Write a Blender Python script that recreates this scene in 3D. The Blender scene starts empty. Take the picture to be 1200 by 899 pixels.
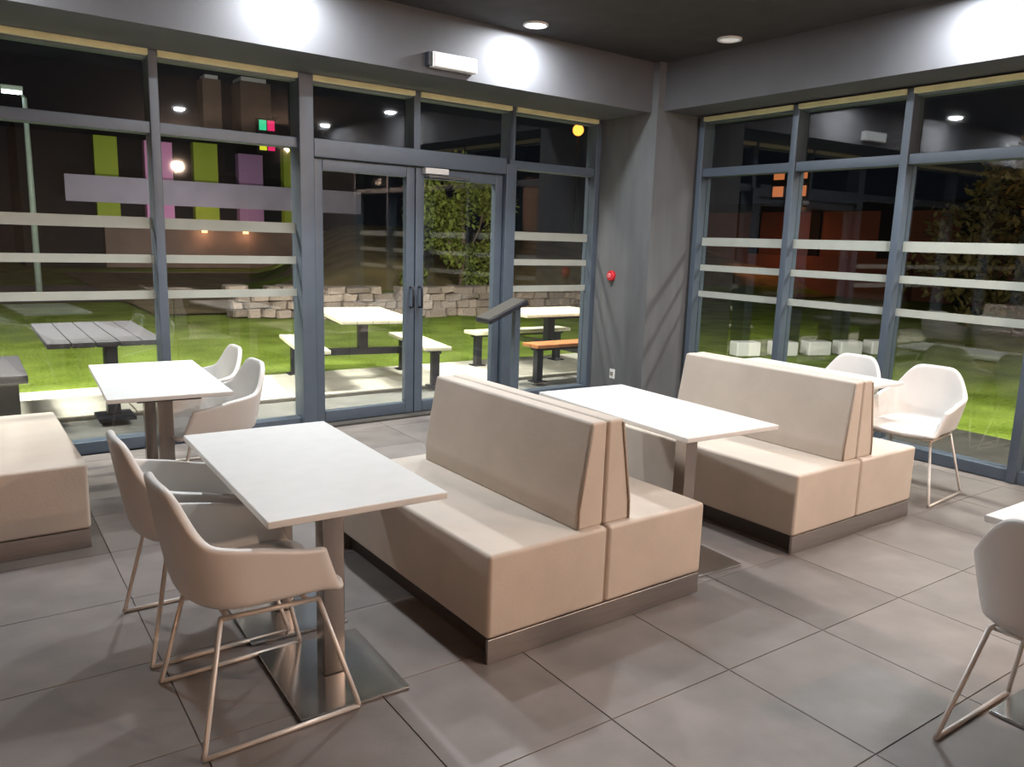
import bpy, bmesh, math, random
from mathutils import Vector, Matrix
random.seed(7)
R_ = math.radians
scene = bpy.context.scene
COL = scene.collection

# ------------------------------------------------------------------ camera
cam_d = bpy.data.cameras.new('camera')
cam_d.sensor_fit = 'HORIZONTAL'; cam_d.sensor_width = 36.0
cam_d.lens = 925.7 / 1200 * 36.0
cam_d.clip_start = 0.05; cam_d.clip_end = 300
cam = bpy.data.objects.new('camera', cam_d); COL.objects.link(cam)
cx_ = Vector((0.8213, -0.5697, 0.0302)); fw_ = Vector((0.5651, 0.8053, -0.1789))
cx_.normalize(); fw_ = (fw_ - cx_ * fw_.dot(cx_)).normalized(); up_ = cx_.cross(fw_)
M = Matrix((cx_, up_, -fw_)).transposed().to_4x4(); M.translation = Vector((0, 0, 1.6))
cam.matrix_world = M
scene.camera = cam

# ------------------------------------------------------------------ world, exposure
w = bpy.data.worlds.new('night'); scene.world = w; w.use_nodes = True
w.node_tree.nodes['Background'].inputs[0].default_value = (0.004, 0.005, 0.007, 1)
w.node_tree.nodes['Background'].inputs[1].default_value = 0.6
vs = scene.view_settings
scene.display_settings.display_device = 'sRGB'
vs.view_transform = 'Standard'; vs.look = 'None'; vs.gamma = 1.0; vs.use_curve_mapping = False
vs.exposure = 0.0
scene.cycles.use_denoising = True
scene.cycles.max_bounces = 8; scene.cycles.transparent_max_bounces = 16
scene.cycles.caustics_reflective = False; scene.cycles.caustics_refractive = False
scene.cycles.sample_clamp_indirect = 6.0

def lamp(name, kind, loc, power, color, direction=(0, 0, -1), **kw):
    d = bpy.data.lights.new(name, kind); d.energy = power; d.color = color
    for k, v in kw.items(): setattr(d, k, v)
    o = bpy.data.objects.new(name, d); COL.objects.link(o); o.location = loc
    o.rotation_euler = Vector(direction).to_track_quat('-Z', 'Y').to_euler()
    return o

# floodlights under the eaves light the lawn outside
FLOOD = (1.0, 0.97, 0.86)
for fx, pw in ((-1.0, 260), (0.9, 260), (3.4, 200), (5.6, 200)):
    lamp('eave_floodlight', 'AREA', (fx, 6.95, 2.85), pw, FLOOD, (0.03, 0.62, -0.62), shape='RECTANGLE', size=0.5, size_y=0.2)
for fx in (1.5, 5.0):
    lamp('eave_spotlight', 'SPOT', (fx, 7.0, 2.9), 2200, FLOOD, (0.35 if fx > 3 else 0.12, 1.0, -0.13), spot_size=R_(75), spot_blend=0.8, shadow_soft_size=0.1)
for fy, pw in ((5.2, 40), (3.2, 170), (1.0, 150)):
    lamp('eave_floodlight', 'AREA', (7.15, fy, 2.85), pw, FLOOD, (0.48, 0.05, -0.88), shape='RECTANGLE', size=0.5, size_y=0.2)
# added uplight with no source seen, brightens the far building
lamp('facade_fill', 'AREA', (8.5, 31.0, 0.4), 150, (1.0, 0.93, 0.97), (0, 1, 1.3), shape='RECTANGLE', size=8.0, size_y=0.3)
# warm lamps over the service counter behind the camera
lamp('counter_light', 'AREA', (4.11, -2.51, 2.7), 95, (1.0, 0.70, 0.52), (-0.25, 0.8, -0.55), shape='DISK', size=0.16)
lamp('counter_light', 'AREA', (5.10, -0.05, 2.95), 50, (1.0, 0.62, 0.40), (-0.6, 0.5, -0.62), shape='DISK', size=0.14)

for fx in (-4.0, -2.4):      # added fill with no fixture, bounced warm off the wall behind the camera
    lamp('warm_bounce_fill', 'AREA', (fx, -3.3, 2.95), 270, (1.0, 0.74, 0.55), (0, -1, -0.75), shape='RECTANGLE', size=1.2, size_y=0.15)

# ------------------------------------------------------------------ materials
def mat(name, col, rough=0.5, metal=0.0, var=0.0, vscale=8.0, bump=0.0, bscale=120.0, spec=0.5, emit=None, estr=0.0, rnd=0.0, stretch=None):
    m = bpy.data.materials.new(name); m.use_nodes = True
    nt = m.node_tree; b = nt.nodes['Principled BSDF']
    b.inputs['Base Color'].default_value = (*col, 1); b.inputs['Roughness'].default_value = rough
    b.inputs['Metallic'].default_value = metal; b.inputs['Specular IOR Level'].default_value = spec
    if emit: b.inputs['Emission Color'].default_value = (*emit, 1); b.inputs['Emission Strength'].default_value = estr
    tc = nt.nodes.new('ShaderNodeTexCoord')
    src = tc.outputs['Object']
    if stretch:
        mp = nt.nodes.new('ShaderNodeMapping'); mp.inputs['Scale'].default_value = stretch
        nt.links.new(src, mp.inputs['Vector']); src = mp.outputs['Vector']
    if var or rnd:
        n = nt.nodes.new('ShaderNodeTexNoise'); n.inputs['Scale'].default_value = vscale; n.inputs['Detail'].default_value = 5
        nt.links.new(src, n.inputs['Vector'])
        r = nt.nodes.new('ShaderNodeMapRange'); r.inputs[1].default_value = 0.3; r.inputs[2].default_value = 0.7
        r.inputs[3].default_value = 1 - var; r.inputs[4].default_value = 1 + var
        nt.links.new(n.outputs['Fac'], r.inputs[0]); fac = r.outputs[0]
        if rnd:
            oi = nt.nodes.new('ShaderNodeObjectInfo')
            r2 = nt.nodes.new('ShaderNodeMapRange'); r2.inputs[3].default_value = 1 - rnd; r2.inputs[4].default_value = 1 + rnd
            nt.links.new(oi.outputs['Random'], r2.inputs[0])
            mu = nt.nodes.new('ShaderNodeMath'); mu.operation = 'MULTIPLY'
            nt.links.new(fac, mu.inputs[0]); nt.links.new(r2.outputs[0], mu.inputs[1]); fac = mu.outputs[0]
        v = nt.nodes.new('ShaderNodeVectorMath'); v.operation = 'SCALE'; v.inputs[0].default_value = col
        nt.links.new(fac, v.inputs['Scale']); nt.links.new(v.outputs[0], b.inputs['Base Color'])
    if bump:
        n2 = nt.nodes.new('ShaderNodeTexNoise'); n2.inputs['Scale'].default_value = bscale; n2.inputs['Detail'].default_value = 3
        nt.links.new(src, n2.inputs['Vector'])
        bp = nt.nodes.new('ShaderNodeBump'); bp.inputs['Strength'].default_value = bump; bp.inputs['Distance'].default_value = 0.004
        nt.links.new(n2.outputs['Fac'], bp.inputs['Height']); nt.links.new(bp.outputs[0], b.inputs['Normal'])
    return m

def glass_mat(name, ior, tint):
    m = bpy.data.materials.new(name); m.use_nodes = True; nt = m.node_tree
    nt.nodes.remove(nt.nodes['Principled BSDF']); out = nt.nodes['Material Output']
    t = nt.nodes.new('ShaderNodeBsdfTransparent'); t.inputs[0].default_value = (*tint, 1)
    g = nt.nodes.new('ShaderNodeBsdfGlossy'); g.inputs['Roughness'].default_value = 0.02
    f = nt.nodes.new('ShaderNodeFresnel'); f.inputs['IOR'].default_value = ior
    mx = nt.nodes.new('ShaderNodeMixShader')
    ge = nt.nodes.new('ShaderNodeNewGeometry'); iv = nt.nodes.new('ShaderNodeMath'); iv.operation = 'SUBTRACT'; iv.inputs[0].default_value = 1.0
    mu = nt.nodes.new('ShaderNodeMath'); mu.operation = 'MULTIPLY'      # reflect once, on the face met first
    nt.links.new(ge.outputs['Backfacing'], iv.inputs[1]); nt.links.new(f.outputs[0], mu.inputs[0]); nt.links.new(iv.outputs[0], mu.inputs[1])
    nt.links.new(mu.outputs[0], mx.inputs[0]); nt.links.new(t.outputs[0], mx.inputs[1]); nt.links.new(g.outputs[0], mx.inputs[2])
    nt.links.new(mx.outputs[0], out.inputs[0]); return m

def emis(name, col, s):
    m = bpy.data.materials.new(name); m.use_nodes = True; nt = m.node_tree
    nt.nodes.remove(nt.nodes['Principled BSDF'])
    e = nt.nodes.new('ShaderNodeEmission'); e.inputs[0].default_value = (*col, 1); e.inputs[1].default_value = s
    nt.links.new(e.outputs[0], nt.nodes['Material Output'].inputs[0]); return m

M_ = dict(
    tile=mat('floor_tile', (0.20, 0.178, 0.168), 0.45, var=0.14, vscale=5, bump=0.12, bscale=60, rnd=0.10),
    grout=mat('grout', (0.14, 0.125, 0.118), 0.8, var=0.1),
    ceil=mat('ceiling_paint', (0.035, 0.031, 0.030), 0.85, var=0.2, vscale=6, bump=0.3, bscale=40),
    beam=mat('grey_plaster', (0.085, 0.086, 0.094), 0.8, var=0.08, vscale=3, bump=0.1),
    column=mat('grey_render', (0.115, 0.118, 0.125), 0.75, var=0.14, vscale=2.5, bump=0.15, stretch=(3, 3, .6)),
    warmwall=mat('warm_wall', (0.36, 0.28, 0.225), 0.8, var=0.06),
    frame=mat('slate_metal', (0.09, 0.115, 0.15), 0.38, metal=0.2, var=0.06),
    head=mat('pale_yellow_trim', (0.80, 0.78, 0.46), 0.6, var=0.08),
    stripe=mat('frosted_film', (0.37, 0.39, 0.345), 0.7, var=0.05),
    glass=glass_mat('window_glass', 2.25, (0.97, 0.985, 0.975)),
    cream=mat('cream_upholstery', (0.565, 0.495, 0.425), 0.62, var=0.06, vscale=5, bump=0.18, bscale=90),
    piping=mat('seam_piping', (0.34, 0.27, 0.21), 0.7, var=0.05),
    plinth=mat('brushed_plinth', (0.38, 0.35, 0.33), 0.38, metal=0.85, var=0.08, stretch=(1, 1, 30)),
    top=mat('white_laminate', (0.76, 0.765, 0.75), 0.36, var=0.025, vscale=14),
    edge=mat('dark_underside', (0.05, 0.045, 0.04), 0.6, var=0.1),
    steel=mat('brushed_steel', (0.42, 0.38, 0.35), 0.24, metal=0.95, var=0.07, stretch=(30, 30, 1)),
    plate=mat('polished_plate', (0.62, 0.62, 0.62), 0.16, metal=0.95, var=0.04),
    shell=mat('offwhite_shell', (0.70, 0.68, 0.655), 0.42, var=0.03, vscale=6, bump=0.05),
    leg=mat('pale_metal_tube', (0.66, 0.62, 0.58), 0.35, metal=0.25, var=0.04),
    black=mat('black_metal', (0.012, 0.013, 0.02), 0.45, var=0.1),
    plank=mat('pale_outdoor_top', (0.70, 0.66, 0.50), 0.6, var=0.1, vscale=6, stretch=(1, 8, 1)),
    greytop=mat('grey_outdoor_top', (0.055, 0.053, 0.062), 0.6, var=0.1),
    brownseat=mat('orange_brown_timber', (0.42, 0.16, 0.06), 0.6, var=0.15),
    concrete=mat('pale_concrete', (0.74, 0.71, 0.62), 0.85, var=0.10, vscale=3, bump=0.3),
    shadepave=mat('eave_shaded_paving', (0.16, 0.16, 0.15), 0.8, var=0.15, vscale=4, bump=0.3),  # paving with the shade of the overhang put into its colour
    asphalt=mat('grey_path', (0.14, 0.12, 0.13), 0.9, var=0.15, vscale=1.5),
    stone=mat('dry_stone', (0.26, 0.205, 0.175), 0.9, var=0.25, vscale=9, bump=0.6, bscale=20, rnd=0.3),
    bank=mat('dry_bank', (0.20, 0.15, 0.065), 0.95, var=0.35, vscale=1.2, bump=0.6, bscale=12),
    leaf=mat('leaf_green', (0.13, 0.155, 0.028), 0.5, var=0.55, vscale=3.5),
    leafdark=mat('leaf_dry', (0.13, 0.10, 0.03), 0.6, var=0.4, vscale=2),
    bark=mat('bark', (0.12, 0.085, 0.06), 0.9, var=0.3, vscale=20),
    white=mat('white_plastic', (0.80, 0.80, 0.80), 0.4, var=0.02),
    red=mat('red_plastic', (0.55, 0.02, 0.035), 0.35, var=0.03),
    shadeground=mat('eave_shaded_ground', (0.035, 0.032, 0.026), 0.95, var=0.4, vscale=6, bump=0.6, bscale=30),  # near-black base colour stands in for overhang shade on the ground
    redlight=mat('pale_red_plastic', (0.62, 0.16, 0.18), 0.3, var=0.03),
    darkbody=mat('dark_cladding', (0.006, 0.0055, 0.007), 0.9, var=0.2),
    band=mat('lilac_grey_band', (0.52, 0.48, 0.58), 0.8, var=0.12, vscale=0.8),
    pgreen=mat('green_panel', (0.34, 0.44, 0.03), 0.7, var=0.1, vscale=0.6),
    ppink=mat('pink_panel', (0.85, 0.36, 0.66), 0.7, var=0.1, vscale=0.6),
    pmauve=mat('mauve_panel', (0.36, 0.20, 0.36), 0.7, var=0.1, vscale=0.6),
    tower=mat('brown_tower', (0.20, 0.14, 0.11), 0.85, var=0.2, vscale=0.7),
    redwall=mat('rust_wall', (0.20, 0.065, 0.035), 0.85, var=0.25, vscale=0.5),
    pole=mat('lamp_post_green', (0.30, 0.38, 0.34), 0.5, var=0.1),
)
def grass_mat():
    m = mat('lawn_grass', (0.17, 0.26, 0.025), 0.9)
    nt = m.node_tree; b = nt.nodes['Principled BSDF']; b.inputs['Specular IOR Level'].default_value = 0.1
    tc = nt.nodes.new('ShaderNodeTexCoord')
    n1 = nt.nodes.new('ShaderNodeTexNoise'); n1.inputs['Scale'].default_value = 1.3; n1.inputs['Detail'].default_value = 8
    n2 = nt.nodes.new('ShaderNodeTexNoise'); n2.inputs['Scale'].default_value = 26; n2.inputs['Detail'].default_value = 4
    ad = nt.nodes.new('ShaderNodeMath'); ad.operation = 'MULTIPLY_ADD'; ad.inputs[1].default_value = 0.6
    cr = nt.nodes.new('ShaderNodeValToRGB')
    cr.color_ramp.elements[0].position = 0.55; cr.color_ramp.elements[0].color = (0.085, 0.125, 0.010, 1)
    cr.color_ramp.elements[1].position = 1.0; cr.color_ramp.elements[1].color = (0.24, 0.33, 0.055, 1)
    bp = nt.nodes.new('ShaderNodeBump'); bp.inputs['Strength'].default_value = 0.8; bp.inputs['Distance'].default_value = 0.03
    L = nt.links.new
    L(tc.outputs['Object'], n1.inputs['Vector']); L(tc.outputs['Object'], n2.inputs['Vector'])
    L(n2.outputs['Fac'], ad.inputs[0]); L(n1.outputs['Fac'], ad.inputs[2]); L(ad.outputs[0], cr.inputs[0])
    L(cr.outputs[0], b.inputs['Base Color']); L(n2.outputs['Fac'], bp.inputs['Height']); L(bp.outputs[0], b.inputs['Normal'])
    return m
M_['grass'] = grass_mat()
M_['lens'] = emis('downlight_lens', (1.0, 0.98, 0.96), 14)
M_['lensoff'] = mat('dim_lens', (0.75, 0.75, 0.73), 0.3, emit=(1, 0.97, 0.92), estr=0.35)
M_['lightbox'] = emis('light_box_face', (0.95, 1.0, 0.98), 1.5)
M_['lampwhite'] = emis('street_lamp_glow', (0.92, 1.0, 0.98), 6)
M_['lamporange'] = emis('sodium_glow', (1.0, 0.36, 0.05), 3.0)
M_['lampwarm'] = emis('warm_glow', (1.0, 0.55, 0.25), 3.0)
M_['sq_green'] = emis('sign_green', (0.05, 0.75, 0.35), 1.0)
M_['sq_red'] = emis('sign_red', (0.90, 0.03, 0.16), 1.0)
M_['sq_yellow'] = emis('sign_yellow', (0.80, 0.80, 0.04), 1.0)
M_['sq_orange'] = emis('sign_orange', (0.80, 0.24, 0.08), 0.7)

# ------------------------------------------------------------------ mesh helpers
def bx(bm, x0, y0, z0, x1, y1, z1):
    v = [bm.verts.new(p) for p in ((x0,y0,z0),(x1,y0,z0),(x1,y1,z0),(x0,y1,z0),(x0,y0,z1),(x1,y0,z1),(x1,y1,z1),(x0,y1,z1))]
    return [bm.faces.new([v[i] for i in f]) for f in ((0,3,2,1),(4,5,6,7),(0,1,5,4),(1,2,6,5),(2,3,7,6),(3,0,4,7))]

def new_bm(): return bmesh.new()

def obj(name, bm, m, parent=None, smooth=False, bevel=0.0, seg=2, loc=None):
    if bevel:
        bmesh.ops.bevel(bm, geom=bm.edges[:], offset=bevel, segments=seg, profile=0.5, affect='EDGES')
    bmesh.ops.recalc_face_normals(bm, faces=bm.faces[:])
    me = bpy.data.meshes.new(name); bm.to_mesh(me); bm.free()
    if smooth or bevel:
        me.polygons.foreach_set('use_smooth', [True] * len(me.polygons))
    me.materials.append(m)
    o = bpy.data.objects.new(name, me); COL.objects.link(o)
    if bevel and not smooth:
        md = o.modifiers.new('wn', 'WEIGHTED_NORMAL'); md.keep_sharp = False
    if parent: o.parent = parent
    if loc: o.location = loc
    return o

def box(name, x0, y0, z0, x1, y1, z1, m, parent=None, bevel=0.0, seg=2):
    bm = new_bm(); bx(bm, min(x0,x1), min(y0,y1), min(z0,z1), max(x0,x1), max(y0,y1), max(z0,z1))
    return obj(name, bm, m, parent, bevel=bevel, seg=seg)

def tube_bm(pts, r, sides=10, bm=None):
    bm = bm or new_bm(); pts = [Vector(p) for p in pts]; rings = []
    for i, p in enumerate(pts):
        a = pts[max(i-1, 0)]; b = pts[min(i+1, len(pts)-1)]
        d = (b - a).normalized(); ref = Vector((0,0,1)) if abs(d.z) < 0.9 else Vector((1,0,0))
        u = d.cross(ref).normalized(); v = d.cross(u)
        rr = r[i] if isinstance(r, (list, tuple)) else r
        rings.append([bm.verts.new(p + (u*math.cos(t)+v*math.sin(t))*rr) for t in [2*math.pi*k/sides for k in range(sides)]])
    for a, b in zip(rings, rings[1:]):
        for k in range(sides): bm.faces.new((a[k], a[(k+1)%sides], b[(k+1)%sides], b[k]))
    bm.faces.new(rings[0][::-1]); bm.faces.new(rings[-1]); return bm

def lathe_bm(prof, n=24, axis='Z'):
    bm = new_bm(); rings = []
    for r, z in prof:
        rings.append([bm.verts.new((r*math.cos(2*math.pi*k/n), r*math.sin(2*math.pi*k/n), z)) for k in range(n)])
    for a, b in zip(rings, rings[1:]):
        for k in range(n): bm.faces.new((a[k], a[(k+1)%n], b[(k+1)%n], b[k]))
    bm.faces.new(rings[0][::-1]); bm.faces.new(rings[-1])
    return bm

def tag(o, label=None, cat=None, group=None, kind=None):
    if label: o['label'] = label
    if cat: o['category'] = cat
    if group: o['group'] = group
    if kind: o['kind'] = kind
    return o

def empty(name, loc=(0,0,0), rz=0.0, label=None, cat=None, group=None, kind=None):
    o = bpy.data.objects.new(name, None); COL.objects.link(o); o.empty_display_size = 0.1
    o.location = loc; o.rotation_euler = (0, 0, rz)
    return tag(o, label, cat, group, kind)

def dup(root, loc, rz, label, group=None):
    def cp(o, parent):
        c = o.copy(); COL.objects.link(c)
        if parent: c.parent = parent
        for ch in list(o.children): cp(ch, c)
        return c
    r = cp(root, None); r.location = loc; r.rotation_euler = (0, 0, rz); r['label'] = label
    if group: r['group'] = group
    return r

# ------------------------------------------------------------------ room shell
WA = math.atan(0.043)                        # the glazed wall with the door runs 2.5 degrees off the x axis
def ya(x): return 6.25 + 0.043 * (x - 2.5)   # its inner face
XB = 6.04                                    # inner face of the other glazed wall
ZC, ZBM = 3.27, 2.82
XC, YC = 5.50, 5.60                          # corner edge of the column

fl = tag(box('floor', -5.2, -4.2, -0.16, 6.3, 6.05, -0.005, M_['grout']), kind='structure')
fb = new_bm()
vs_ = [fb.verts.new(p) for p in ((-5.2, 6.05, -0.005), (6.3, 6.05, -0.005), (6.3, ya(6.3)+.02, -0.005), (-5.2, ya(-5.2)+.02, -0.005))]
fb.faces.new(vs_); bmesh.ops.solidify(fb, geom=fb.faces[:], thickness=0.14)
obj('subfloor_edge', fb, M_['grout'], fl)
TS = 0.6; J = 0.002
tb = new_bm(); bx(tb, J, J, -0.005, TS - J, TS - J, 0.0)
bmesh.ops.bevel(tb, geom=[e for e in tb.edges if all(v.co.z > -0.005 for v in e.verts)], offset=0.001, segments=1, affect='EDGES')
tile0 = obj('tile', tb, M_['tile'], fl)
first = True
X0T, Y0T = 1.116 - 0.6*5, 1.79 - 0.6*4
for i in range(14):
    for j in range(14):
        x, y = X0T + i*TS, Y0T + j*TS
        if x > 5.99 or y > ya(x): continue
        if x < -0.7 and y < 2.2: continue
        if y + TS > ya(x) + 0.0 or x + TS > 6.05:     # cut at the walls
            x1 = min(x + TS, 6.05); y1 = min(y + TS, ya(x) + 0.0)
            if y1 - y < 0.05 or x1 - x < 0.05: continue
            box('tile', x + J, y + J, -0.005, x1 - J, y1 - J, 0.0, M_['tile'], fl)
            continue
        t = tile0 if first else tile0.copy()
        if not first: COL.objects.link(t)
        t.parent = fl; t.location = (x, y, 0); first = False
# plain tiled floor behind the camera
tb = new_bm()
bx(tb, -5.2, -4.2, -0.005, -1.9, 6.0, -0.001); bx(tb, -1.9, -4.2, -0.005, 6.05, Y0T, -0.001)
obj('rear_tile_field', tb, M_['tile'], fl)

cl = tag(box('ceiling', -5.3, -4.3, ZC, 6.3, 6.6, ZC + 0.2, M_['ceil']), kind='structure')
# beams above the glazing
def beam_a(x0, x1):
    bm = new_bm()
    P = [(x0, ya(x0) - 0.70), (x1, ya(x1) - 0.70), (x1, ya(x1) + 0.12), (x0, ya(x0) + 0.12)]
    lo = [bm.verts.new((*p, ZBM)) for p in P]; hi = [bm.verts.new((*p, ZC)) for p in P]
    bm.faces.new(lo[::-1]); bm.faces.new(hi)
    for k in range(4): bm.faces.new((lo[k], lo[(k+1)%4], hi[(k+1)%4], hi[k]))
    return bm
tag(obj('trim_1', beam_a(-5.2, 5.60), M_['beam']), kind='structure')
tag(box('trim_2', 5.585, -4.2, ZBM + 0.015, 6.20, 5.62, ZC, M_['beam']), kind='structure')
# column in the corner
bm = new_bm()
P = [(XC, YC), (6.12, YC), (6.12, 6.50), (XC, ya(XC) + 0.12)]
lo = [bm.verts.new((*p, 0)) for p in P]; hi = [bm.verts.new((*p, ZC)) for p in P]
bm.faces.new(lo[::-1]); bm.faces.new(hi)
for k in range(4): bm.faces.new((lo[k], lo[(k+1)%4], hi[(k+1)%4], hi[k]))
colm = tag(obj('column', bm, M_['column']), kind='structure')
# walls out of frame
tag(box('wall_rear', -5.2, -4.35, 0, 6.2, -4.2, ZC, M_['warmwall']), kind='structure')
tag(box('wall_left', -5.35, -4.35, 0, -5.2, 6.1, ZC, M_['beam']), kind='structure')
tag(box('wall_right', XB, -4.2, 0, XB + 0.15, 0.28, ZC, M_['beam']), kind='structure')
bm = new_bm(); bx(bm, -5.3, ya(-3.6) - 0.02, 0, -2.37, ya(-3.6) + 0.13, ZC)
tag(obj('wall_front', bm, M_['beam']), kind='structure')

# ------------------------------------------------------------------ glazing
ZT = 2.30            # transom
STR = (1.640, 1.385, 1.125)
def pane(parent, x0, z0, x1, z1, y=0.085, name='pane'):
    return box(name, x0, y, z0, x1, y + 0.014, z1, M_['glass'], parent)
def film(parent, x0, x1, y=0.082):
    for k, z in enumerate(STR):
        h = 0.040 if k == 0 else 0.030
        box('privacy_stripe', x0, y - 0.002, z - h, x1, y + 0.0015, z + h, M_['stripe'], parent)
def window(n, ox, oy, rz, wd, last=False, up=None):
    r = empty('window_%d' % n, (ox, oy, 0), rz, kind='structure')
    fr = M_['frame']; mw = 0.032
    box('mullion', -mw, 0, 0, mw, 0.15, ZBM, fr, r, bevel=0.004, seg=1)
    if last: box('mullion', wd - mw, 0, 0, wd + mw, 0.15, ZBM, fr, r, bevel=0.004, seg=1)
    box('transom', mw, 0.015, ZT - 0.04, wd - mw, 0.14, ZT + 0.04, fr, r, bevel=0.004, seg=1)
    box('bottom_rail', mw, 0.015, 0, wd - mw, 0.14, 0.09, fr, r, bevel=0.004, seg=1)
    box('head_rail', mw, 0.03, ZBM - 0.055, wd - mw, 0.14, ZBM, fr, r)
    box('head_strip', mw, -0.02, ZBM - 0.040, wd - mw, 0.028, ZBM - 0.002, M_['head'], r)
    pane(r, mw, 0.09, wd - mw, ZT - 0.04); pane(r, mw, ZT + 0.04, wd - mw, ZBM - 0.055)
    film(r, mw, wd - mw)
    return r
cw = math.cos(WA)
def on_a(x): return (x, ya(x))
A = [-2.37, -1.17, 0.03, 1.22, 2.30]
for k in range(4):
    window(k + 1, *on_a(A[k]), WA, (A[k+1] - A[k]) / cw)
window(5, *on_a(4.37), WA, (5.47 - 4.37) / cw, last=True)
Bm = [5.53, 4.47, 3.46, 2.40, 1.35, 0.30]
for k in range(5):
    window(6 + k, XB, Bm[k], -math.pi/2, Bm[k] - Bm[k+1], last=(k == 4))

# double door
dr = empty('door_1', (*on_a(2.30), 0), WA, kind='structure')
DW = (4.37 - 2.30) / cw; fr = M_['frame']
box('door_post', -0.035, -0.03, 0, 0.085, 0.16, ZBM, fr, dr, bevel=0.006, seg=1)
box('door_post', DW - 0.085, -0.03, 0, DW + 0.035, 0.16, ZT, fr, dr, bevel=0.006, seg=1)
box('door_head', 0.085, -0.03, ZT - 0.10, DW - 0.085, 0.16, ZT + 0.045, fr, dr, bevel=0.006, seg=1)
box('threshold', 0.0, -0.10, 0, DW, 0.16, 0.018, M_['edge'], dr)
box('transom_mullion', DW/2 - 0.03, 0, ZT + 0.04, DW/2 + 0.03, 0.15, ZBM, fr, dr)
box('transom_mullion', DW - 0.03, 0, ZT + 0.04, DW + 0.0, 0.15, ZBM, fr, dr)
box('head_rail', 0.085, 0.03, ZBM - 0.055, DW - 0.03, 0.14, ZBM, fr, dr)
box('head_strip', 0.085, -0.02, ZBM - 0.040, DW/2 - 0.03, 0.028, ZBM - 0.002, M_['head'], dr)
box('head_strip', DW/2 + 0.03, -0.02, ZBM - 0.040, DW - 0.03, 0.028, ZBM - 0.002, M_['head'], dr)
pane(dr, 0.085, ZT + 0.045, DW/2 - 0.03, ZBM - 0.055); pane(dr, DW/2 + 0.03, ZT + 0.045, DW - 0.03, ZBM - 0.055)
def leaf(x0, x1, hinge_right):
    l = empty('door_leaf', (0, 0, 0)); l.parent = dr
    s = 0.085
    box('stile', x0, 0.02, 0.02, x0 + s, 0.085, ZT - 0.105, fr, l, bevel=0.005, seg=1)
    box('stile', x1 - s, 0.02, 0.02, x1, 0.085, ZT - 0.105, fr, l, bevel=0.005, seg=1)
    box('top_rail', x0 + s, 0.02, ZT - 0.195, x1 - s, 0.085, ZT - 0.105, fr, l, bevel=0.005, seg=1)
    box('bottom_rail', x0 + s, 0.02, 0.02, x1 - s, 0.085, 0.12, fr, l, bevel=0.005, seg=1)
    pane(l, x0 + s, 0.12, x1 - s, ZT - 0.195, y=0.045)
    hx = x0 + 0.04 if hinge_right else x1 - 0.04
    bm = tube_bm([(hx, 0.02, 0.98), (hx, -0.035, 0.98), (hx, -0.035, 1.16), (hx, 0.02, 1.16)], 0.011, 8)
    obj('door_handle', bm, M_['black'], l, smooth=True)
    return l
leaf(0.090, DW/2 - 0.004, False)
rl = leaf(DW/2 + 0.004, DW - 0.090, True)
box('closer_body', DW/2 + 0.06, -0.05, ZT - 0.155, DW/2 + 0.30, 0.02, ZT - 0.105, M_['white'], rl, bevel=0.006)
bm = new_bm(); bx(bm, DW/2 + 0.10, -0.045, ZT - 0.185, DW/2 + 0.52, -0.02, ZT - 0.165)
obj('closer_arm', bm, M_['plate'], rl)
tag(empty('door_edge'), kind='structure') if False else None

# downlights: trim ring, glowing lens and its lamp
def downlight(x, y, on=True, label='', power=30):
    r = empty('downlight', (x, y, ZC), 0, label, 'downlight', 'recessed ceiling downlights')
    obj('trim_ring', lathe_bm([(0.10, -0.002), (0.10, -0.014), (0.085, -0.018), (0.075, -0.005), (0.075, -0.002)], 24), M_['white'], r, smooth=False)
    obj('lens', lathe_bm([(0.074, -0.003), (0.074, -0.008), (0.03, -0.009)], 20), M_['lens'] if on else M_['lensoff'], r)
    if on:
        lamp('downlight_lamp', 'AREA', (x, y, ZC - 0.022), power, (0.94, 0.975, 1.0), shape='DISK', size=0.13)
    return r
downlight(3.87, 5.34, True, 'lit white downlight in the dark ceiling near the beam over the door', 52)
downlight(5.32, 4.64, False, 'dim white downlight in the dark ceiling beside the column corner')
downlight(1.93, 5.30, True, 'lit downlight above the beam left of the door', 50)
downlight(0.0, 5.20, True, 'lit downlight farthest along the beam from the corner column', 40)
downlight(5.32, 2.70, True, 'lit downlight by the beam over the wall without a door', 58)
downlight(5.32, 0.76, True, 'lit downlight near the end of the second glazed wall', 50)
downlight(1.93, 3.95, True, 'lit downlight in the middle of the ceiling above the front tables', 36)
downlight(3.87, 3.95, True, 'lit downlight in the middle of the ceiling above the two full banquettes', 31)
downlight(3.20, 0.60, True, 'lit downlight in the ceiling on the open-floor side of the camera', 34)

# emergency light box on the beam
eb = empty('emergency_light', (3.25, ya(3.25) - 0.70, 2.92), WA, 'white emergency light box fixed to the grey beam above the door', 'light')
box('housing', -0.20, -0.07, -0.055, 0.20, 0.0, 0.055, M_['white'], eb, bevel=0.008)
box('end_cap', -0.235, -0.06, -0.05, -0.202, 0.0, 0.05, M_['black'], eb, bevel=0.004)
box('diffuser', -0.18, -0.074, -0.045, 0.19, -0.0705, 0.045, M_['lightbox'], eb)
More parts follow.
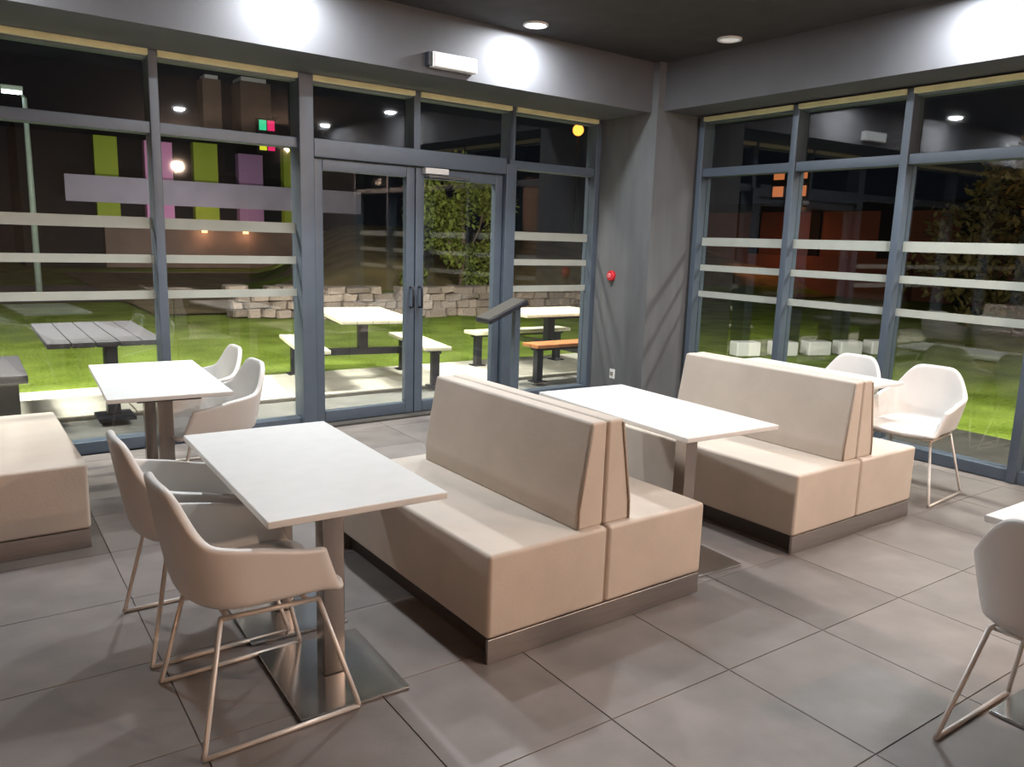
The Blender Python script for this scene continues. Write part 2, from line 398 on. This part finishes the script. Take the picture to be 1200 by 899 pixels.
# fire button and socket on the column
fbn = empty('fire_alarm_button', (XC, 6.11, 1.27), 0, 'round red alarm button on the grey corner column', 'alarm button')
bm = lathe_bm([(0.052, 0.0), (0.052, 0.025), (0.045, 0.035)], 24); bmesh.ops.rotate(bm, verts=bm.verts, cent=(0,0,0), matrix=Matrix.Rotation(-math.pi/2, 3, 'Y'))
obj('housing', bm, M_['red'], fbn)
bm = lathe_bm([(0.024, 0.034), (0.024, 0.045), (0.018, 0.048)], 16); bmesh.ops.rotate(bm, verts=bm.verts, cent=(0,0,0), matrix=Matrix.Rotation(-math.pi/2, 3, 'Y'))
obj('push_button', bm, M_['redlight'], fbn)
bm = new_bm(); bx(bm, -0.04, -0.02, -0.075, -0.0, 0.02, -0.052); obj('test_flap', bm, M_['edge'], fbn)
sk = empty('wall_socket', (XC, 6.03, 0.265), 0, 'white socket low on the grey corner column', 'socket')
box('plate', -0.005, -0.04, -0.05, 0, 0.04, 0.05, M_['white'], sk, bevel=0.003)
bm = new_bm(); bx(bm, -0.016, -0.02, -0.02, -0.011, 0.02, 0.02); obj('outlet', bm, M_['plinth'], sk)

# ------------------------------------------------------------------ banquettes
BW, BL, SH = 1.20, 1.37, 0.44
def make_bench(label):
    r = empty('banquette', (0,0,0), 0, label, 'bench', 'cream back-to-back banquettes')
    h = BW / 2; L = BL / 2
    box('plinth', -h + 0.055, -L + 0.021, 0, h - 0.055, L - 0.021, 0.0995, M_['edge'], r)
    for s in (-1, 1):
        box('kick_plate', -h + 0.004, s*(L - 0.020), 0, h - 0.004, s*(L - 0.003), 0.0995, M_['plinth'], r, bevel=0.003, seg=1)
    for s in (-1, 1):
        a, b = (0.004, h) if s > 0 else (-h, -0.004)
        box('seat', a, -L, 0.10, b, L, SH, M_['cream'], r, bevel=0.018, seg=3)
        bm = new_bm()
        x0, xb, xt = s*0.004, s*0.150, s*0.088
        y0, y1, zb, zt = -L + 0.035, L - 0.10, SH - 0.004, 0.885
        P = [(x0, zb), (xb, zb), (xb - s*0.002, zb + .08), (xt, zt), (x0, zt)]
        lo = [bm.verts.new((px, y0, pz)) for px, pz in P]; hi = [bm.verts.new((px, y1, pz)) for px, pz in P]
        bm.faces.new(lo); bm.faces.new(hi[::-1])
        for k in range(5): bm.faces.new((lo[k], hi[k], hi[(k+1)%5], lo[(k+1)%5]))
        bk = obj('backrest', bm, M_['cream'], r, bevel=0.014, seg=3)
        bm = tube_bm([(xb - s*0.008, y0 - 0.002, SH + .004), (xb - s*0.010, y0 - 0.002, SH + 0.08), (xt - s*0.006, y0 - 0.002, zt - 0.014)], 0.006, 6)
        obj('piping', bm, M_['piping'], bk, smooth=True)
    box('centre_seam', -0.006, -L + 0.012, 0.104, 0.006, L - 0.012, SH - 0.012, M_['piping'], r)
    return r
b1 = make_bench('cream double banquette in the middle with its end facing the open floor')
b1.location = (2.125, 2.315 + BL/2, 0); b1.rotation_euler.z = R_(1.2)
dup(b1, (4.09, 2.39 + BL/2, 0), R_(1.2), 'cream double banquette between the narrow white table and the pale chairs by the glass')
dup(b1, (-0.155, 4.30 + BL/2, 0), R_(1.0), 'cream double banquette cut off by the frame beside the rear white table')

# ------------------------------------------------------------------ tables
def make_table(label, wd=0.62, ln=1.20):
    r = empty('table', (0,0,0), 0, label, 'table', 'white two-post tables')
    box('tabletop', -wd/2, -ln/2, 0.716, wd/2, ln/2, 0.74, M_['top'], r, bevel=0.004, seg=2)
    box('under_frame', -0.16, -ln/2 + 0.10, 0.690, 0.16, ln/2 - 0.10, 0.7155, M_['edge'], r)
    for s in (-1, 1):
        y = s * (ln/2 - 0.31)
        box('post', -0.04, y - 0.04, 0.0145, 0.04, y + 0.04, 0.6895, M_['steel'], r, bevel=0.004, seg=1)
        box('base_plate', -0.20, y - 0.25, 0, 0.20, y + 0.25, 0.014, M_['plate'], r, bevel=0.003, seg=1)
    return r
t1 = make_table('white rectangular table nearest the camera with two brown steel posts')
t1.location = (1.03, 2.86, 0); t1.rotation_euler.z = R_(-1.2)
dup(t1, (0.91, 4.96, 0), R_(-3.0), 'white table by the glass between the cropped banquette and two grey-white chairs')
dup(t1, (2.99, 2.97, 0), R_(-2.5), 'white table between the two full cream banquettes')
dup(t1, (4.86, 3.38, 0), R_(-1.0), 'white table half hidden behind the far banquette with two pale chairs')
dup(t1, (3.08, 0.56, 0), R_(0), 'white table at the cropped edge beside the cut-off chair, mostly out of frame')

# ------------------------------------------------------------------ chairs
def u_path(t, xf, xb, w):
    """open U seen from above: t=-1 right front, 0 back centre, 1 left front; seat faces +x"""
    xc = xb + w * 0.92
    s = abs(t); sg = 1 if t >= 0 else -1
    la, lb = 1.45 * w, xf - xc
    d = s * (la + lb)
    if d <= la:
        a = d / la * math.pi / 2; e = 0.72
        cx, cy = math.cos(a) ** e, math.sin(a) ** e
        return xc - (xc - xb) * cx, sg * w * cy
    return xc + (d - la) / lb * (xf - xc), sg * w

def smooth(x): x = max(0.0, min(1.0, x)); return x*x*(3 - 2*x)

def shell_mesh():
    bm = new_bm(); NT, rows = 36, []
    ts = [-1 + 2*k/NT for k in range(NT + 1)]
    cz = 0.445
    for k in (0.0, 0.35, 0.7, 0.9):            # seat pan
        row = []
        for t in ts:
            x, y = u_path(t, 0.25, -0.205, 0.215)
            px = 0.25 + (x - 0.25) * k; py = y * k
            z = cz - 0.012 * (1 - k) + 0.006 * k
            z -= 0.020 * smooth((px - 0.15) / 0.1)
            row.append((px, py, z))
        rows.append(row)
    for s in (0.0, 0.10, 0.3, 0.55, 0.8, 0.95, 1.0):      # tub wall
        row = []
        for t in ts:
            ta = abs(t)
            h = 0.600 + 0.068 * (1 - smooth((ta - 0.38) / 0.62)) + 0.165 * (1 - smooth((ta - 0.10) / 0.36))
            xb0, yb0 = u_path(t, 0.235, -0.235, 0.238)
            xt0, yt0 = u_path(t, 0.165, -0.305, 0.272)
            q = s ** 0.8
            x = xb0 + (xt0 - xb0) * q; y = yb0 + (yt0 - yb0) * q
            z = cz + 0.004 + (h - cz) * s
            z -= 0.020 * smooth((x - 0.15) / 0.1) * (1 - s)
            if s == 0.0: z = cz + 0.002 - 0.020 * smooth((x - 0.15) / 0.1)
            row.append((x, y, z))
        rows.append(row)
    V = []
    for i, row in enumerate(rows):
        if i == 0:
            c = bm.verts.new(row[0]); V.append([c] * len(row)); continue
        V.append([bm.verts.new(p) for p in row])
    for a, b in zip(V, V[1:]):
        for k in range(NT):
            q = []
            for v in (a[k], a[k+1], b[k+1], b[k]):
                if v not in q: q.append(v)
            if len(q) > 2: bm.faces.new(q)
    return bm

def make_chair(label, group):
    r = empty('tub_chair', (0,0,0), 0, label, 'chair', group)
    sh = obj('shell', shell_mesh(), M_['shell'], r, smooth=True)
    so = sh.modifiers.new('so', 'SOLIDIFY'); so.thickness = 0.030; so.offset = -1
    su = sh.modifiers.new('su', 'SUBSURF'); su.levels = 1; su.render_levels = 1
    rad = 0.0085
    for s in (-1, 1):
        yb = s * 0.262; yt = s * 0.185
        obj('sled_runner', tube_bm([(-0.245, yb, 0.009), (0.0, yb, 0.009), (0.275, yb, 0.009)], rad), M_['leg'], r, smooth=True)
        obj('leg', tube_bm([(-0.245, yb, 0.009), (-0.238, yb*0.99, 0.03), (-0.155, yt, 0.415)], rad), M_['leg'], r, smooth=True)
        obj('leg', tube_bm([(0.275, yb, 0.009), (0.270, yb*0.99, 0.03), (0.165, yt, 0.400)], rad), M_['leg'], r, smooth=True)
        obj('seat_rail', tube_bm([(-0.160, yt, 0.414), (0.168, yt, 0.400)], rad), M_['leg'], r, smooth=True)
    obj('cross_bar', tube_bm([(-0.13, -0.185, 0.410), (-0.13, 0.185, 0.410)], rad), M_['leg'], r, smooth=True)
    obj('cross_bar', tube_bm([(0.13, -0.185, 0.400), (0.13, 0.185, 0.400)], rad), M_['leg'], r, smooth=True)
    return r
G1 = 'off-white sled-base tub chairs'
c1 = make_chair('off-white tub chair nearest the camera at the front table', G1)
c1.location = (0.735, 2.56, 0); c1.rotation_euler.z = R_(2)
dup(c1, (0.715, 3.20, 0), R_(1), 'off-white tub chair behind the nearest one at the front table')
dup(c1, (1.17, 4.78, 0), R_(181), 'pale grey tub chair at the rear table, nearer to the front table')
dup(c1, (1.23, 5.44, 0), R_(179), 'pale grey tub chair at the rear table, nearer to the glass')
dup(c1, (5.20, 2.70, 0), R_(186), 'whitish tub chair standing clear beyond the end of the far banquette')
dup(c1, (5.19, 3.31, 0), R_(180), 'whitish tub chair mostly hidden behind the back of the far banquette')
dup(c1, (2.80, 0.86, 0), R_(0), 'off-white tub chair cut off by the edge of the frame on open floor')

# lectern beside the door
lc = empty('lectern', (4.20, 5.95, 0), 0, 'black slanted lectern on a slim post in front of the door post', 'lectern')
box('base', -0.20, -0.16, 0, 0.20, 0.16, 0.02, M_['black'], lc, bevel=0.004)
box('post', -0.03, -0.03, 0.02, 0.03, 0.03, 1.0, M_['frame'], lc, bevel=0.004)
bm = new_bm(); bx(bm, -0.40, -0.12, -0.022, 0.05, 0.12, 0.022)
bmesh.ops.rotate(bm, verts=bm.verts, cent=(0,0,0), matrix=Matrix.Rotation(-R_(23), 3, 'Y')); bmesh.ops.translate(bm, verts=bm.verts, vec=(0, 0, 1.03))
obj('reading_board', bm, M_['black'], lc, bevel=0.008)
bm = new_bm(); bx(bm, -0.39, -0.11, 0.023, 0.04, 0.11, 0.027)
bmesh.ops.rotate(bm, verts=bm.verts, cent=(0,0,0), matrix=Matrix.Rotation(-R_(23), 3, 'Y')); bmesh.ops.translate(bm, verts=bm.verts, vec=(0, 0, 1.03))
obj('cover_sheet', bm, M_['edge'], lc)

# ------------------------------------------------------------------ outside ground
def quadobj(name, pts, m, kind='structure', thick=0.1):
    bm = new_bm(); bm.faces.new([bm.verts.new(p) for p in pts]); bmesh.ops.recalc_face_normals(bm, faces=bm.faces[:])
    if bm.faces[0:1] and bm.faces[:][0].normal.z < 0: bmesh.ops.reverse_faces(bm, faces=bm.faces[:])
    me = bpy.data.meshes.new(name); bm.to_mesh(me); bm.free(); me.materials.append(m)
    o = bpy.data.objects.new(name, me); COL.objects.link(o)
    return tag(o, kind=kind)
bm = new_bm()
NX, NY = 60, 60
gx = [-45 + 110*k/NX for k in range(NX+1)]; gy = [-25 + 85*k/NY for k in range(NY+1)]
def hill(x, y):
    h = 0.0
    if x < 14:
        d = y - 16.5 + 0.0*x
    else:
        d = max(y - 16.5, (x - 15) * 0.0)
    wx = smooth((x - 4.3 - max(0.0, y - 16) * 0.36) / 3.5)                       # the bank lies beyond the stone wall, level to the left of it
    h = wx * (0.95 * smooth(d / 2.2) + 1.0 * smooth((d - 2) / 9)) * smooth((20 - x + y*0.5) / 6)
    return h - 0.035
V = [[bm.verts.new((x, y, hill(x, y))) for x in gx] for y in gy]
for j in range(NY):
    for i in range(NX): bm.faces.new((V[j][i], V[j][i+1], V[j+1][i+1], V[j+1][i]))
lawn = tag(obj('lawn', bm, M_['grass'], smooth=True), kind='structure')
# soil of the bank, dry grass
bm = new_bm(); NX2, NY2 = 30, 16
gx = [3 + 27*k/NX2 for k in range(NX2+1)]; gy = [16.0 + 16*k/NY2 for k in range(NY2+1)]
V = [[bm.verts.new((x, y, hill(x, y) + 0.05)) for x in gx] for y in gy]
for j in range(NY2):
    for i in range(NX2): bm.faces.new((V[j][i], V[j][i+1], V[j+1][i+1], V[j+1][i]))
tag(obj('bank_ground', bm, M_['bank'], smooth=True), kind='structure')
box('paving_apron', -8, 6.1, -0.14, 7.3, 7.42, -0.02, M_['shadepave'])['kind'] = 'structure'
box('border_strip', 6.2, -6, -0.14, 7.55, 6.05, -0.012, M_['shadeground'])['kind'] = 'structure'  # strip coloured dark for the shade under the eave
pv = tag(box('pavement', -8, 7.45, -0.12, 7.3, 8.75, 0.0, M_['grout']), kind='structure')
sl0 = None
for k in range(13):
    x = -4.2 + k * 0.9
    if sl0 is None:
        sl0 = box('paving_slab', 0.006, 7.46, 0.0, 0.894, 8.74, 0.02, M_['concrete'], pv, bevel=0.005, seg=1); s = sl0
    else:
        s = sl0.copy(); COL.objects.link(s); s.parent = pv
    s.location = (x, 0, 0)
quadobj('road', [(-40, 19.5, -0.01), (6.5, 19.5, -0.01), (6.5, 25, -0.01), (-40, 25, -0.01)], M_['asphalt'])
# roof eaves over the glazing
bm = new_bm()
P = [(-6, ya(-6)+.1), (7.0, ya(7.0)+.1), (7.0, 7.2), (-6, 7.0)]
lo = [bm.verts.new((*p, 2.95)) for p in P]; hi = [bm.verts.new((*p, 3.4)) for p in P]
bm.faces.new(lo[::-1]); bm.faces.new(hi)
for k in range(4): bm.faces.new((lo[k], lo[(k+1)%4], hi[(k+1)%4], hi[k]))
tag(obj('roof_eave', bm, M_['darkbody']), kind='structure')
box('roof_eave', 6.21, -5, 2.95, 7.05, 6.5, 3.4, M_['darkbody'])['kind'] = 'structure'

# ------------------------------------------------------------------ picnic tables
def picnic(label, loc, rz, topm, seatm, tl=1.5, sl=1.4, off=0.64, seats=True):
    r = empty('picnic_table', loc, rz, label, 'picnic table', 'black framed picnic tables')
    n = 5
    for k in range(n):
        x0 = -0.40 + k * 0.16
        box('top_plank', x0 + 0.004, -tl/2, 0.700, x0 + 0.156, tl/2, 0.74, topm, r, bevel=0.004, seg=1)
    box('top_frame', -0.36, -0.30, 0.672, 0.36, 0.30, 0.699, M_['black'], r)
    if seats:
        box('post', -0.05, -0.05, 0.361, 0.05, 0.05, 0.671, M_['black'], r)
        box('cross_beam', -off, -0.04, 0.29, off, 0.04, 0.36, M_['black'], r)
        for s in (-1, 1):
            box('seat_frame', s*off - 0.05, -sl/2 + 0.05, 0.361, s*off + 0.05, sl/2 - 0.05, 0.399, M_['black'], r)
            for q in (-1, 1):
                xx = s*off + q*0.075
                box('seat_plank', xx - 0.071, -sl/2, 0.400, xx + 0.071, sl/2, 0.44, seatm if s < 0 else topm, r, bevel=0.004, seg=1)
                yl = q * (sl/2 - 0.12)
                box('leg', s*off - 0.04, yl - 0.04, 0.013, s*off + 0.04, yl + 0.04, 0.36, M_['black'], r)
                box('foot_plate', s*off - 0.08, yl - 0.08, 0, s*off + 0.08, yl + 0.08, 0.012, M_['black'], r)
    else:
        box('post', 0.06, -0.05, 0.03, 0.16, 0.05, 0.671, M_['black'], r)
        box('base', -0.02, -0.16, 0, 0.26, 0.16, 0.029, M_['black'], r)
    return r
picnic('cream topped picnic table outside the glass door', (3.60, 8.02, 0.021), R_(-10), M_['plank'], M_['plank'])
picnic('picnic table with orange-brown near bench outside beyond the lectern', (5.95, 7.72, 0.021), R_(90), M_['plank'], M_['brownseat'], tl=1.25, sl=1.5)
picnic('grey topped outdoor table with one black post left of the door', (0.88, 7.25, 0.021), R_(0), M_['greytop'], M_['greytop'], tl=1.45, seats=False)
sb = empty('outdoor_bench', (0.02, 7.55, 0.021), R_(0), 'grey block bench outside at the cropped side of the glass', 'bench')
box('seat', -0.32, -0.55, 0.38, 0.36, 0.55, 0.45, M_['greytop'], sb, bevel=0.01)
box('leg', -0.26, -0.45, 0, 0.30, -0.30, 0.379, M_['greytop'], sb); box('leg', -0.26, 0.30, 0, 0.30, 0.45, 0.379, M_['greytop'], sb)

# ------------------------------------------------------------------ dry stone wall
sw = empty('stone_wall', (0, 0, 0), 0, 'low dry stone wall at the far edge of the lawn', 'stone wall')
def stone_mesh(seed):
    rn = random.Random(seed); bm = new_bm(); bx(bm, -0.5, -0.5, -0.5, 0.5, 0.5, 0.5)
    for v in bm.verts: v.co += Vector((rn.uniform(-.1,.1), rn.uniform(-.1,.1), rn.uniform(-.16,.16)))
    bmesh.ops.bevel(bm, geom=bm.edges[:], offset=0.13, segments=1, affect='EDGES')
    bmesh.ops.recalc_face_normals(bm, faces=bm.faces[:])
    me = bpy.data.meshes.new('stone'); bm.to_mesh(me); bm.free(); me.materials.append(M_['stone']); return me
SM = [stone_mesh(i) for i in range(6)]
def wall_pt(s):                                    # s in metres along the wall
    x = 4.3 + s; return Vector((x, 15.4 - 0.16 * (x - 4.3) + 0.25*math.sin(x*0.7), 0))
course = 0; z = 0.0
for ch in (0.17, 0.16, 0.15, 0.14):
    s = random.uniform(-0.2, 0.1)
    while s < 9.6:
        L = random.uniform(0.22, 0.50)
        if ch == 0.14 and random.random() < 0.25: s += L; continue
        p = wall_pt(s + L/2)
        o = bpy.data.objects.new('stone', random.choice(SM)); COL.objects.link(o); o.parent = sw
        o.location = (p.x, p.y + random.uniform(-.04,.04), z + ch/2 - 0.03); o.scale = (L*1.0, random.uniform(.42,.55), ch*1.06)
        o.rotation_euler = (random.uniform(-.05,.05), random.uniform(-.06,.06), random.uniform(-.12,.0))
        s += L
    z += ch

# ------------------------------------------------------------------ plants
def leaves_bm(n, sampler, size, seed):
    rn = random.Random(seed); bm = new_bm()
    for _ in range(n):
        p = Vector(sampler(rn)); L = size * rn.uniform(.6, 1.3); W = L * rn.uniform(.45, .7)
        q = Matrix.Rotation(rn.uniform(0, 6.28), 3, 'Z') @ Matrix.Rotation(rn.uniform(-1.2, 1.2), 3, 'X') @ Matrix.Rotation(rn.uniform(-.8,.8), 3, 'Y')
        pts = [(0,0,0), (W/2, L*.45, L*.06), (0, L, 0), (-W/2, L*.45, L*.06)]
        bm.faces.new([bm.verts.new(p + q @ Vector(a)) for a in pts])
    return bm
def tree(name, label, loc, clumps, n, leaf_size, lm, trunk, seed, group=None):
    r = empty(name, loc, 0, label, 'tree', group)
    def smp(rn):
        c = rn.choice(clumps); 
        while True:
            d = Vector((rn.uniform(-1,1), rn.uniform(-1,1), rn.uniform(-1,1)))
            if 0.35 < d.length < 1: break
        return (c[0] + d.x*c[3], c[1] + d.y*c[3], c[2] + d.z*c[4])
    fo = obj('foliage', leaves_bm(n, smp, leaf_size, seed), lm, r); fo['kind'] = 'stuff'
    for tr in trunk:
        obj('trunk', tube_bm(tr[0], tr[1], 8), M_['bark'], r, smooth=True)
    return r
rn = random.Random(3)
cl_ = []
for k in range(42):
    zz = rn.uniform(0.35, 3.0); ww = 1.15 * (1 - 0.30*max(0, (zz-2.2)))
    cl_.append((rn.uniform(-ww, ww), rn.uniform(-.35, .35), zz, rn.uniform(.25,.45), rn.uniform(.25,.42)))
tree('leafy_tree', 'dense floodlit green tree seen through the open-side door pane', (9.62, 15.9, 0.2), cl_, 9000, 0.14, M_['leaf'],
     [([(0,0,0),(0.05,0,1.0),(0.0,0.05,2.3)], [.09,.07,.03]), ([(0.02,0,.7),(.5,.1,1.6),(.7,.1,2.2)], [.06,.04,.02]), ([(0.02,0,.6),(-.5,-.1,1.5)], [.05,.03])], 11)
cl_ = []
for k in range(22):
    cl_.append((rn.uniform(-1.6, 1.6), rn.uniform(-1.4, 1.4), rn.uniform(0.9, 3.7), rn.uniform(.5,.8), rn.uniform(.4,.7)))
tree('street_tree', 'tree lit orange by the street lamp outside the cropped side of the glass', (17.8, 7.3, -0.05), cl_, 4200, 0.20, M_['leafdark'],
     [([(0,0,0),(0.1,0,1.6),(0.0,0.2,3.2)], [.16,.12,.05]), ([(0.05,0,1.4),(.9,.3,2.6)], [.08,.04])], 12)
lamp('street_light_lamp', 'POINT', (16.9, 5.7, 3.2), 30, (1.0, 0.36, 0.05), shadow_soft_size=0.15)

# ------------------------------------------------------------------ buildings and lamps in the distance
bd = empty('banner_building', (3.6, 36, 0), 0, 'dark building with green and pink panels above a lilac grey band', 'building')
def bpart(name, x0, z0, x1, z1, m, y0=-0.1, y1=0.3): return box(name, x0 - 3.6, y0, z0, x1 - 3.6, y1, z1, m, bd)
bpart('wall', 2.2, 0, 16.5, 5.6, M_['darkbody'], 0.35, 6)
bpart('base_wall', 5.0, 0, 16.4, 1.74, M_['tower'], 0.05, 0.349)
bpart('parapet_band', 3.66, 2.58, 16.0, 3.60, M_['band'], -0.25, 0.34)
for nm, x0, x1, z0, z1, m in (('panel', 4.76, 5.60, 1.75, 5.16, M_['pgreen']), ('panel', 6.60, 7.66, 1.75, 5.12, M_['ppink']), ('panel', 8.50, 9.48, 1.75, 5.22, M_['pgreen']),
        ('panel', 10.35, 11.40, 1.75, 4.92, M_['pmauve']), ('panel', 12.35, 13.2, 1.75, 5.27, M_['pgreen'])):
    bpart(nm, x0, z0, x1, z1, m, -0.12, 0.34)
bpart('tower', 9.25, 5.61, 10.02, 8.05, M_['tower'], 1.0, 2.0); bpart('tower', 10.85, 5.61, 12.2, 8.15, M_['tower'], 1.0, 2.4)
bpart('tower_cap', 9.35, 8.051, 9.9, 8.2, M_['white'], 1.0, 1.8); bpart('tower_cap', 10.9, 8.151, 12.0, 8.32, M_['white'], 1.0, 2.3)
for px in (8.85, 10.6):
    o = bpart('wall_light', px - 0.10, 1.50, px + 0.10, 1.62, M_['lampwarm'], -0.12, 0.049)
    lamp('wall_light_lamp', 'POINT', (px, 35.6, 1.44), 16, (1.0, 0.5, 0.28), shadow_soft_size=0.1)
sg = empty('square_sign', (11.2, 35.6, 5.1), 0, 'lit sign of green, red and yellow squares on a dark backing', 'sign')
box('backing', -0.1, 0, -0.1, 0.78, 0.12, 1.36, M_['darkbody'], sg)
for nm, x, zz, m in (('green_square', 0.0, 0.86, 'sq_green'), ('red_square', 0.36, 0.86, 'sq_red'), ('yellow_square', 0.0, 0.02, 'sq_yellow'), ('red_square', 0.36, 0.02, 'sq_red')):
    box(nm, x, -0.05, zz, x + 0.30, -0.001, zz + 0.42, M_[m], sg)
box('bracket', 0.28, 0.121, 0.1, 0.40, 0.74, 0.2, M_['darkbody'], sg)

b2 = empty('rust_building', (26, 18, 0), 0, 'long low rust red building beyond the lawn outside the second glass wall', 'building')
box('wall', 0.0, -9, 0, 5, 9, 2.95, M_['redwall'], b2)
box('roof', -0.6, -9.3, 2.951, 5.3, 9.3, 3.25, M_['darkbody'], b2)
for k in range(7):
    box('pier', -0.12, -8.4 + k*2.7, 0, -0.001, -8.0 + k*2.7, 2.95, M_['darkbody'], b2)
box('counter', -0.9, -4.0, 0.0, -0.3, 5.0, 1.35, M_['redwall'], b2)
lamp('terrace_light', 'AREA', (24.6, 18.2, 2.6), 45, (1.0, 0.36, 0.10), (0.5, 0, -0.8), shape='RECTANGLE', size=0.3, size_y=9)
sg2 = empty('square_sign', (24.6, 17.5, 3.3), 0, 'lit sign of four orange squares outside the second glass wall', 'sign')
box('backing', 0.0, -0.1, 0, 0.1, 1.5, 1.2, M_['darkbody'], sg2)
for yy in (0.0, 0.95):
    for zz in (0.12, 0.72): box('orange_square', -0.05, yy, zz, -0.001, yy + 0.42, zz + 0.36, M_['sq_orange'], sg2)
box('pole', 0.02, 0.64, -3.3, 0.09, 0.76, -0.001, M_['darkbody'], sg2)

# white kerb blocks outside the second glazed wall
kb = None
for k, (x, y) in enumerate(((9.75, 7.75), (10.35, 7.52), (10.95, 7.35), (11.5, 7.16), (12.1, 7.0))):
    lab = ['first white kerb block from the corner column, out on the dark lawn', 'second white kerb block from the corner column, out on the dark lawn', 'middle block of the five white kerb blocks out on the dark lawn',
           'fourth white kerb block from the corner column, out on the dark lawn', 'fifth white kerb block from the corner column, beside the dark lawn edge'][k]
    if kb is None:
        kb = empty('kerb_block', (x, y, -0.03), R_(-20), lab, 'kerb block', 'white kerb blocks on the lawn')
        box('block', -0.20, -0.12, 0, 0.20, 0.12, 0.22, M_['white'], kb, bevel=0.02)
    else: dup(kb, (x, y, -0.03), R_(-20), lab)

def street_lamp(label, loc, h, armx, head, lm, polem):
    r = empty('street_lamp', loc, 0, label, 'street lamp')
    obj('pole', tube_bm([(0,0,0), (0,0,h*0.6), (0,0,h)], [0.07, 0.06, 0.045], 10), polem, r, smooth=True)
    obj('arm', tube_bm([(0,0,h), (armx*0.5,0,h + 0.12), (armx,0,h + 0.15)], 0.03, 8), polem, r, smooth=True)
    hd = box('lamp_head', armx - head, -0.09, h + 0.12, armx + head, 0.09, h + 0.22, polem, r, bevel=0.02)
    b = new_bm(); bx(b, armx - head*.9, -0.08, h + 0.06, armx + head*.9, 0.08, h + 0.119)
    obj('lamp_glass', b, lm, hd, bevel=0.01)
    return r
street_lamp('pale street lamp with a white head standing beyond the lawn', (1.42, 20, 0), 4.2, -0.22, 0.20, M_['lampwhite'], M_['pole'])
def globe_lamp(label, loc, h, r0, m):
    r = empty('street_lamp', loc, 0, label, 'street lamp')
    obj('pole', tube_bm([(0,0,0), (0,0,h - r0)], 0.05, 8), M_['darkbody'], r, smooth=True)
    bm = new_bm(); bmesh.ops.create_uvsphere(bm, u_segments=16, v_segments=10, radius=r0, matrix=Matrix.Translation((0,0,h)))
    obj('globe', bm, m, r, smooth=True)
globe_lamp('glowing orange lamp globe high in the pane beside the column', (24.4, 30, 0), 6.75, 0.26, M_['lamporange'])
